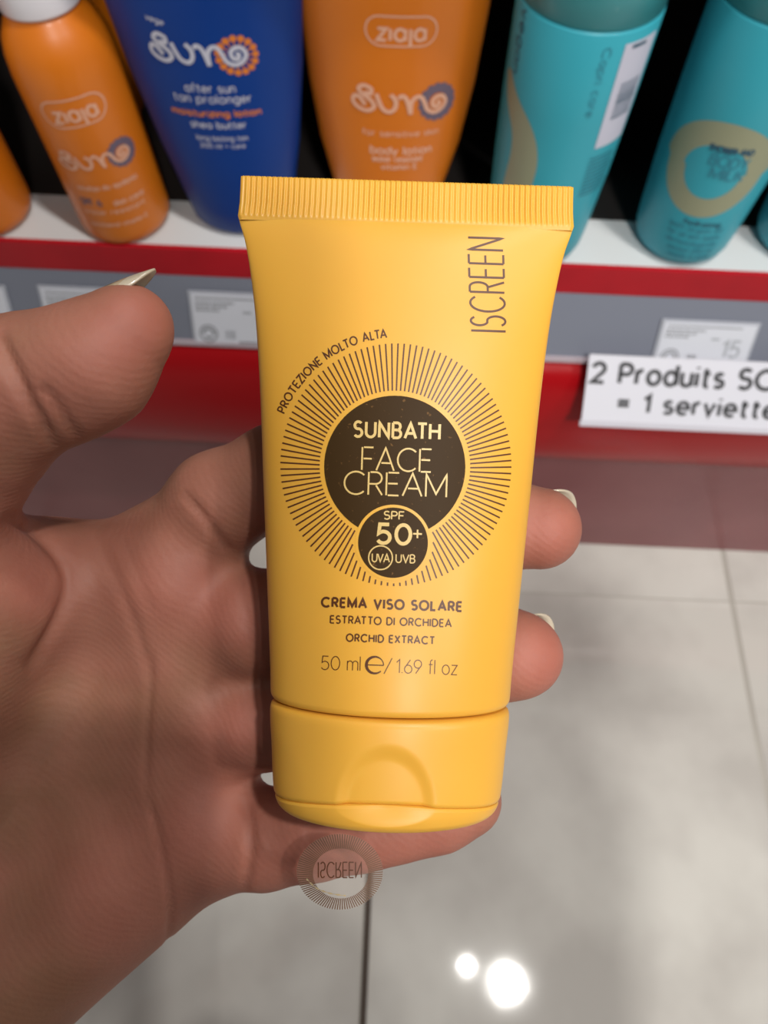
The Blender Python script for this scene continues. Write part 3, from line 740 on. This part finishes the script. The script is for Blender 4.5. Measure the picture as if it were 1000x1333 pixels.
def sdf_mesh(field, lo, hi, h, B=6, band=None):
    lo = np.array(lo, float); nb = np.ceil((np.array(hi) - lo) / (h * B)).astype(int); n = nb * B
    cs = [lo[i] + (np.arange(nb[i]) + .5) * h * B for i in range(3)]
    C = np.stack(np.meshgrid(*cs, indexing='ij'), -1).reshape(-1, 3); fc = field(C)
    arr = np.repeat(np.repeat(np.repeat(fc.reshape(nb), B, 0), B, 1), B, 2).astype(np.float32)
    arr = np.sign(arr) * 5
    act = np.nonzero(np.abs(fc) < h * B * 1.35)[0]
    off = np.stack(np.meshgrid(*[np.arange(B)] * 3, indexing='ij'), -1).reshape(-1, 3)
    bi = np.stack(np.unravel_index(act, nb), -1)
    for s in range(0, len(act), 4000):
        idx = (bi[s:s + 4000, None, :] * B + off[None]).reshape(-1, 3)
        arr[idx[:, 0], idx[:, 1], idx[:, 2]] = field(lo + idx * h)
    return surface_nets(arr, lo, h)
def surface_nets(S, lo, h):
    ins = S < 0; cnt = np.zeros(np.array(S.shape) - 1, np.int8); acc = np.zeros(cnt.shape + (3,), np.float32); num = np.zeros(cnt.shape, np.float32)
    nx, ny, nz = cnt.shape
    sl = lambda o: S[o[0]:o[0] + nx, o[1]:o[1] + ny, o[2]:o[2] + nz]
    for ax in range(3):
        oth = [a for a in range(3) if a != ax]
        for p in (0, 1):
            for q in (0, 1):
                o0 = [0, 0, 0]; o0[oth[0]] = p; o0[oth[1]] = q; o1 = list(o0); o1[ax] = 1
                a, b = sl(o0), sl(o1); m = (a < 0) != (b < 0)
                I = np.nonzero(m); t = a[I] / (a[I] - b[I])
                v = np.zeros((len(t), 3), np.float32); v[:, ax] = t; v[:, oth[0]] = p; v[:, oth[1]] = q
                acc[I] += v; num[I] += 1
    I = np.nonzero(num > 0); ids = np.full(num.shape, -1, np.int64); ids[I] = np.arange(len(I[0]))
    V = (np.stack(I, 1) + acc[I] / num[I][:, None]) * h + lo
    Fs = []
    for ax in range(3):
        o1, o2 = [(1, 2), (2, 0), (0, 1)][ax]
        a = [slice(1, -1)] * 3; a[ax] = slice(0, -1); b = [slice(1, -1)] * 3; b[ax] = slice(1, None)
        A, Bq = ins[tuple(a)], ins[tuple(b)]; m = A != Bq; I = np.stack(np.nonzero(m), 1)
        base = I.copy(); base[:, o1] += 1; base[:, o2] += 1
        def g(d1, d2): J = base.copy(); J[:, o1] += d1; J[:, o2] += d2; return ids[J[:, 0], J[:, 1], J[:, 2]]
        q = np.stack([g(-1, -1), g(0, -1), g(0, 0), g(-1, 0)], 1); fl = ~A[tuple(I.T)]
        q[fl] = q[fl][:, ::-1]; Fs.append(q)
    return V, np.concatenate(Fs)

HV, HF = sdf_mesh(field, (-270, -46, 92), (36, 235, 205), .75)
def grad(p, e=.25):
    g = np.stack([field(p + np.eye(3)[i] * e) - field(p - np.eye(3)[i] * e) for i in range(3)], 1)
    return g / (np.linalg.norm(g, axis=1)[:, None] + 1e-9)
for _ in range(2):                                # snap to the surface
    HV = HV - grad(HV) * field(HV)[:, None] * .8
HN = grad(HV)
# creases of the palm and joints, pressed in where the skin folds (pixel positions of the folds)
U = HV[:, 0] / HV[:, 2] * F + 500; Vv = HV[:, 1] / HV[:, 2] * F + 666.5; facing = HN[:, 2] < .15
def crease(pts, depth, width, puff=.08):
    """depth and width in mm; width is the half width of the fold"""
    global HV
    c = np.array(spline(pts, 8)); best = np.full(len(HV), 1e9); tt = np.zeros(len(HV))
    box = (U > c[:, 0].min() - 40) & (U < c[:, 0].max() + 40) & (Vv > c[:, 1].min() - 40) & (Vv < c[:, 1].max() + 40) & facing
    I = np.nonzero(box)[0]; q = np.stack([U[I], Vv[I]], 1); bd = np.full(len(I), 1e9); bt = np.zeros(len(I)); n = len(c) - 1
    for k in range(n):
        a, b = c[k], c[k + 1]; ba = b - a; t = np.clip(((q - a) @ ba) / (ba @ ba), 0, 1); dd = np.linalg.norm(q - a - t[:, None] * ba, axis=1)
        m = dd < bd; bd[m] = dd[m]; bt[m] = (k + t[m]) / n
    mm = bd * HV[I, 2] / F; fade = np.clip(np.minimum(bt, 1 - bt) * 6, 0, 1) ** .7
    HV[I] -= HN[I] * ((depth * np.exp(-(mm / width) ** 2) - depth * puff * np.exp(-((mm - 2.4 * width) / (1.3 * width)) ** 2)) * fade * .8)[:, None]
def bump(u, v, r_mm, amt, stretch=1.0, ang=0.0):
    global HV
    du = (U - u) * HV[:, 2] / F; dv = (Vv - v) * HV[:, 2] / F; c, s = math.cos(rad(ang)), math.sin(rad(ang))
    x = (du * c + dv * s) / stretch; y = -du * s + dv * c
    HV = HV + HN * (amt * np.exp(-(x ** 2 + y ** 2) / r_mm ** 2) * facing)[:, None]
bump(215, 765, 8, 1.2); bump(265, 960, 8, .9); bump(240, 1080, 8, 1.0); bump(20, 760, 8, 1.6, 1.3, 50); bump(130, 900, 13, -2.2, 1.5, 60)
bump(135, 445, 6, .5, 1.4, -35); bump(120, 1190, 9, .8)
crease([(-6, 430), (10, 465), (32, 512), (52, 548), (70, 585)], 1.5, .85)
crease([(52, 500), (68, 520), (85, 545), (104, 575)], .75, .7)
crease([(236, 640), (262, 668), (285, 700), (306, 722)], .75, .7)
crease([(0, 672), (40, 690), (80, 730), (88, 770), (70, 830), (40, 880)], 1.3, 1.2)
crease([(120, 690), (140, 730), (160, 775), (178, 830), (190, 890)], .45, 1.0)
crease([(128, 880), (95, 930), (60, 985), (10, 1066), (-30, 1110)], .3, .6)
crease([(194, 850), (190, 905), (186, 970), (188, 1040)], .5, .8)
crease([(190, 1035), (205, 1080), (217, 1140), (222, 1185), (216, 1235)], .6, .6)
crease([(158, 700), (185, 760), (200, 800)], .25, .8); crease([(318, 1040), (326, 1075), (326, 1110), (318, 1160)], 1.0, .8)
crease([(310, 735), (318, 780), (330, 850), (345, 905)], .5, .9)
crease([(395, 1040), (402, 1085), (396, 1140)], .3, .5)
rs = np.random.RandomState(11)                    # fine skin folds
for k in range(14):
    u0, v0 = rs.uniform(0, 290), rs.uniform(700, 1200); a = rs.uniform(.5, 1.3) * rs.choice([-1, 1]); L = rs.uniform(25, 70)
    crease([(u0, v0), (u0 + L * .5 * math.cos(a) + 4, v0 + L * .5 * math.sin(a)), (u0 + L * math.cos(a), v0 + L * math.sin(a))], .07, .4, 0)

# skin
M_skin = bpy.data.materials.new('skin'); M_skin.use_nodes = True; nt = M_skin.node_tree; bs = nt.nodes['Principled BSDF']
N = lambda t: nt.nodes.new(t); Lk = nt.links.new
tc = N('ShaderNodeTexCoord'); at = N('ShaderNodeAttribute'); at.attribute_name = 'flush'
n1 = N('ShaderNodeTexNoise'); n1.inputs['Scale'].default_value = 70; n1.inputs['Detail'].default_value = 5; Lk(tc.outputs['Object'], n1.inputs['Vector'])
mx = N('ShaderNodeMix'); mx.data_type = 'RGBA'; mx.inputs[6].default_value = (.205, .098, .056, 1); mx.inputs[7].default_value = (.37, .132, .095, 1)
Lk(at.outputs['Fac'], mx.inputs[0])
n0 = N('ShaderNodeTexNoise'); n0.inputs['Scale'].default_value = 38; n0.inputs['Detail'].default_value = 3; Lk(tc.outputs['Object'], n0.inputs['Vector'])
m0 = N('ShaderNodeMix'); m0.data_type = 'RGBA'; m0.inputs[6].default_value = (.25, .128, .074, 1); m0.inputs[7].default_value = (.325, .138, .094, 1)
r0 = N('ShaderNodeMapRange'); r0.inputs[1].default_value = .4; r0.inputs[2].default_value = .6; Lk(n0.outputs['Fac'], r0.inputs[0]); Lk(r0.outputs[0], m0.inputs[0]); Lk(m0.outputs[2], mx.inputs[6])
mr = N('ShaderNodeMapRange'); mr.inputs[1].default_value = .35; mr.inputs[2].default_value = .65; Lk(n1.outputs['Fac'], mr.inputs[0])
m2 = N('ShaderNodeMix'); m2.data_type = 'RGBA'; m2.blend_type = 'MULTIPLY'; m2.inputs[0].default_value = 1; Lk(mx.outputs[2], m2.inputs[6])
rp = N('ShaderNodeMix'); rp.data_type = 'RGBA'; rp.inputs[6].default_value = (.90, .84, .84, 1); rp.inputs[7].default_value = (1.04, 1.05, 1.05, 1); Lk(mr.outputs[0], rp.inputs[0]); Lk(rp.outputs[2], m2.inputs[7])
Lk(m2.outputs[2], bs.inputs['Base Color'])
bs.inputs['Roughness'].default_value = .58; bs.inputs['Specular IOR Level'].default_value = .32
bs.inputs['Subsurface Weight'].default_value = .25; bs.inputs['Subsurface Radius'].default_value = (1, .35, .2); bs.inputs['Subsurface Scale'].default_value = .003
wv = N('ShaderNodeTexWave'); wv.inputs['Scale'].default_value = 330; wv.inputs['Distortion'].default_value = 7; wv.inputs['Detail'].default_value = 3; wv.inputs['Detail Scale'].default_value = .35; wv.bands_direction = 'DIAGONAL'
Lk(tc.outputs['Object'], wv.inputs['Vector'])
n3 = N('ShaderNodeTexNoise'); n3.inputs['Scale'].default_value = 900; n3.inputs['Detail'].default_value = 4; Lk(tc.outputs['Object'], n3.inputs['Vector'])
v3 = N('ShaderNodeTexVoronoi'); v3.inputs['Scale'].default_value = 1500; Lk(tc.outputs['Object'], v3.inputs['Vector'])
ad = N('ShaderNodeMath'); ad.operation = 'MULTIPLY_ADD'; ad.inputs[1].default_value = .28; Lk(wv.outputs['Fac'], ad.inputs[0]); Lk(n3.outputs['Fac'], ad.inputs[2])
ad2 = N('ShaderNodeMath'); ad2.operation = 'MULTIPLY_ADD'; ad2.inputs[1].default_value = .35; Lk(v3.outputs['Distance'], ad2.inputs[0]); Lk(ad.outputs[0], ad2.inputs[2])
bp_ = N('ShaderNodeBump'); bp_.inputs['Strength'].default_value = .5; bp_.inputs['Distance'].default_value = .00012; Lk(ad2.outputs[0], bp_.inputs['Height']); Lk(bp_.outputs[0], bs.inputs['Normal'])
M_nail = mat('fingernail', (.50, .36, .24), .18, spec=.7, coat=.7, sss=.15, noise=(300, (.52, .40, .27), .35, .65))
M_nail_tip = mat('pale_nail_edge', (.48, .41, .31), .3, coat=.4)

MH = CM @ Matrix.Translation(cl(150, 950, .150))
person = thing('person', 'left hand of a person, palm up, holding the yellow cream tube in its fingers', 'person', MH)
off = np.array(cl(150, 950, .150))
def toloc(p): p = np.asarray(p) * .001; return np.stack([p[:, 0], -p[:, 1], -p[:, 2]], 1) - off
me = mesh([], []); LV = toloc(HV)
me = bpy.data.meshes.new('hand'); me.vertices.add(len(LV)); me.vertices.foreach_set('co', LV.ravel())
HFr = HF[:, ::-1]      # the flip of two axes keeps handedness; order set below by checking normals
me.loops.add(len(HF) * 4); me.polygons.add(len(HF)); me.polygons.foreach_set('loop_start', np.arange(0, len(HF) * 4, 4))
me.loops.foreach_set('vertex_index', HF.ravel().astype(np.int32)); me.update(calc_edges=True); me.validate()
pn = np.zeros(len(me.polygons) * 3); me.polygons.foreach_get('normal', pn); pn = pn.reshape(-1, 3)
gn = HN[HF[:len(pn), 0]] * np.array([1, -1, -1])
if (pn * gn).sum(1).mean() < 0: me.flip_normals()
fl = np.zeros(len(HV))
for (u, v, r, a) in [(180, 420, 60, 1.0), (120, 470, 60, .5), (730, 690, 70, .6), (715, 855, 70, .6), (690, 690, 60, .4), (690, 860, 60, .4), (35, 760, 60, .7), (200, 760, 60, .45), (270, 780, 50, .5),
                     (270, 960, 70, .45), (260, 1080, 70, .65), (400, 1100, 90, .6), (560, 1090, 90, .7), (130, 1150, 90, .5), (325, 820, 50, .6), (330, 940, 50, .6), (0, 560, 60, .2)]:
    fl += a * np.exp(-(((U - u) ** 2 + (Vv - v) ** 2) / r ** 2))
fl = np.clip(fl + .12, 0, 1)
att = me.attributes.new('flush', 'FLOAT', 'POINT'); att.data.foreach_set('value', fl.astype(np.float32))
hand = link('hand', me, M_skin, person)

def nail(name, c, t, n, R, span, l0, l1, tip, taper=.0, curve=.0, thick=.5):
    """curved plate: c centre, t towards the free edge, n outward, all in camera mm"""
    t = np.array(t, float); t /= np.linalg.norm(t); n = np.array(n, float); n -= t * (n @ t); n /= np.linalg.norm(n); s = np.cross(t, n)
    NA, NL = 20, 16; V = []; Fc = []; lt = []
    for lay in (0, 1):
        for j in range(NL + 1):
            for i in range(NA + 1):
                q = -1 + 2 * i / NA; a = rad(span) * q; L = l0 + (l1 - l0) * j / NL
                if j == NL: pass
                edge = (1 - q * q); L2 = L - (l1 - l0) * (.25 * q * q + .05 * q ** 6) * (j / NL) + (l1 - l0) * .10 * (q * q) * (1 - j / NL)
                r = R - lay * thick - curve * (j / NL) ** 2
                V.append(c + t * L2 + n * (r * math.cos(a)) + s * (r * math.sin(a) * (1 - taper * j / NL)))
    W = NA + 1; K = (NL + 1) * W
    for j in range(NL):
        for i in range(NA):
            p = j * W + i; Fc.append((p, p + 1, p + W + 1, p + W)); Fc.append((K + p, K + p + W, K + p + W + 1, K + p + 1))
    for j in range(NL):
        for i in (0, NA): p = j * W + i; Fc.append((p, p + W, K + p + W, K + p) if i == 0 else (p, K + p, K + p + W, p + W))
    for i in range(NA):
        p = i; Fc.append((p, K + p, K + p + 1, p + 1)); p = NL * W + i; Fc.append((p, p + 1, K + p + 1, K + p))
    me = mesh(toloc(np.array(V)), Fc); o = link(name, me, M_nail, person)
    me.materials.append(M_nail_tip)
    for f in me.polygons:
        k = min(f.vertices) % K
        if k // W >= NL - tip: f.material_index = 1
    return o
nail('fingernail', P3(158, 434, 110.5), (.86, -.51, .0), (-.46, -.86, -.16), 6.9, 34, -5.0, 9.0, 4, .1, 1.6, .35)['label'] = 'long pale thumbnail seen edge on'
nail('fingernail', P3(704, 690, 135.5), (1, -.06, .0), (.0, -.46, .88), 7.0, 60, -6, 8.0, 6, .0, .0, .35)
nail('fingernail', P3(680, 853, 136.5), (.96, -.22, .0), (.0, -.40, .90), 6.7, 56, -6, 7.7, 5, .0, .1, .35)
nail('fingernail', P3(600, 950, 140), (.9, .05, .05), (.05, -.3, .9), 6.5, 58, -6, 7.4, 3, .15, .8)
nail('fingernail', P3(608, 1042, 139), (.9, -.2, .05), (.05, -.3, .9), 5.7, 58, -5, 6.6, 3, .15, .8)

# ---- the phone that takes the picture, with its lens at the camera point, so it shades the palm as in the photo
ph = thing('smartphone', 'black smartphone held flat above the hand, taking the picture', 'phone', CM)
PX0, PX1, PY0, PY1 = -.060, .0155, -.142, .0185
def slab(x0, x1, y0, y1, z0, z1, r, n=8):
    P = []
    for cx, cy, a0 in ((x1 - r, y1 - r, 0), (x0 + r, y1 - r, 90), (x0 + r, y0 + r, 180), (x1 - r, y0 + r, 270)):
        P += [(cx + r * math.cos(rad(a0 + 90 * k / n)), cy + r * math.sin(rad(a0 + 90 * k / n))) for k in range(n + 1)]
    m = len(P); V = [(x, y, z0) for x, y in P] + [(x, y, z1) for x, y in P]
    return mesh(V, [(i, (i + 1) % m, m + (i + 1) % m, m + i) for i in range(m)] + [tuple(range(m))[::-1], tuple(range(m, 2 * m))])
M_phone = mat('black_phone_glass', (.02, .02, .022), .2, coat=.5)
link('phone_case', slab(PX0, PX1, PY0, PY1, .003, .011, .010), M_phone, ph, False)
link('screen', slab(PX0 + .002, PX1 - .002, PY0 + .002, PY1 - .002, .0111, .0115, .008), mat('screen_glass', (.05, .05, .05), .1), ph, False)
lens = link('lens_ring', Body([(0, .006, .006), (.0012, .006, .006), (.0013, .0045, .0045)], Matrix()).mesh(32), M_phone, ph, False); lens.location = (0, 0, .003)
lens.rotation_euler = (rad(-90), 0, 0)

# ---- the rest of the person, crouching behind the camera and holding the phone out in front
def body_part(name, segs, m, h, k, lo, hi, extra=None):
    S = [(np.array(a, float) * 1000, np.array(b, float) * 1000, r1 * 1000, r2 * 1000) for a, b, r1, r2 in segs]
    def f(p):
        d = None
        for a, b, r1, r2 in S:
            c = cone(p, a, b, r1, r2); d = c if d is None else smin(d, c, k)
        if extra is not None: d = extra(p, d)
        return d
    V_, F_ = sdf_mesh(f, np.array(lo) * 1000, np.array(hi) * 1000, h, 4)
    Mi = np.array(MH.inverted()); W = V_ * .001; W = W @ Mi[:3, :3].T + Mi[:3, 3]
    me = mesh(W, F_[:, ::-1]); return link(name, me, m, person)
M_coat = mat('dark_jacket_cloth', (.035, .036, .042), .85, bump=(300, .3, .0005)); M_jean = mat('dark_denim', (.03, .04, .07), .85)
el = (-.262, -.150, .475)
body_part('jacket', [((0, -.42, .82), (0, -.56, .42), .115, .125), ((-.13, -.40, .88), (.13, -.40, .88), .07, .07), ((-.07, -.42, .80), (-.06, -.56, .45), .11, .11), ((.07, -.42, .80), (.06, -.56, .45), .11, .11),
    ((-.19, -.40, .88), el, .058, .045), (el, (-.215, -.105, .515), .045, .040), ((.19, -.40, .88), (.25, -.24, .66), .058, .046), ((.25, -.24, .66), (.07, -.14, .72), .045, .034)], M_coat, 11, 35, (-.40, -.75, .22), (.40, -.02, 1.02))
body_part('trousers', [((-.10, -.56, .36), (-.20, -.22, .42), .10, .07), ((-.20, -.22, .42), (-.17, -.42, .08), .065, .05), ((.10, -.56, .36), (.20, -.22, .42), .10, .07), ((.20, -.22, .42), (.17, -.42, .08), .065, .05), ((-.08, -.57, .36), (.08, -.57, .36), .12, .12)], M_jean, 11, 25, (-.34, -.76, .0), (.34, -.10, .56))
for sx in (-1, 1): body_part('shoe', [((sx * .17, -.45, .045), (sx * .18, -.26, .032), .042, .032)], M_coat, 8, 10, (sx * .18 - .08, -.52, -.02), (sx * .18 + .08, -.18, .12))
body_part('head', [((0, -.335, 1.06), (0, -.300, .990), .084, .050), ((0, -.40, .92), (0, -.35, 1.0), .052, .052), ((0, -.262, 1.035), (0, -.244, 1.012), .010, .013), ((-.082, -.325, 1.03), (-.082, -.32, 1.05), .012, .014), ((.082, -.325, 1.03), (.082, -.32, 1.05), .012, .014)], M_skin, 7, 12, (-.13, -.47, .86), (.13, -.18, 1.17))
body_part('hair', [((0, -.345, 1.085), (0, -.34, 1.07), .090, .092), ((-.05, -.40, 1.05), (-.07, -.45, .93), .05, .035), ((.05, -.40, 1.05), (.07, -.45, .93), .05, .035)], mat('dark_brown_hair', (.02, .012, .008), .5), 8, 25, (-.15, -.52, .86), (.15, -.22, 1.22))
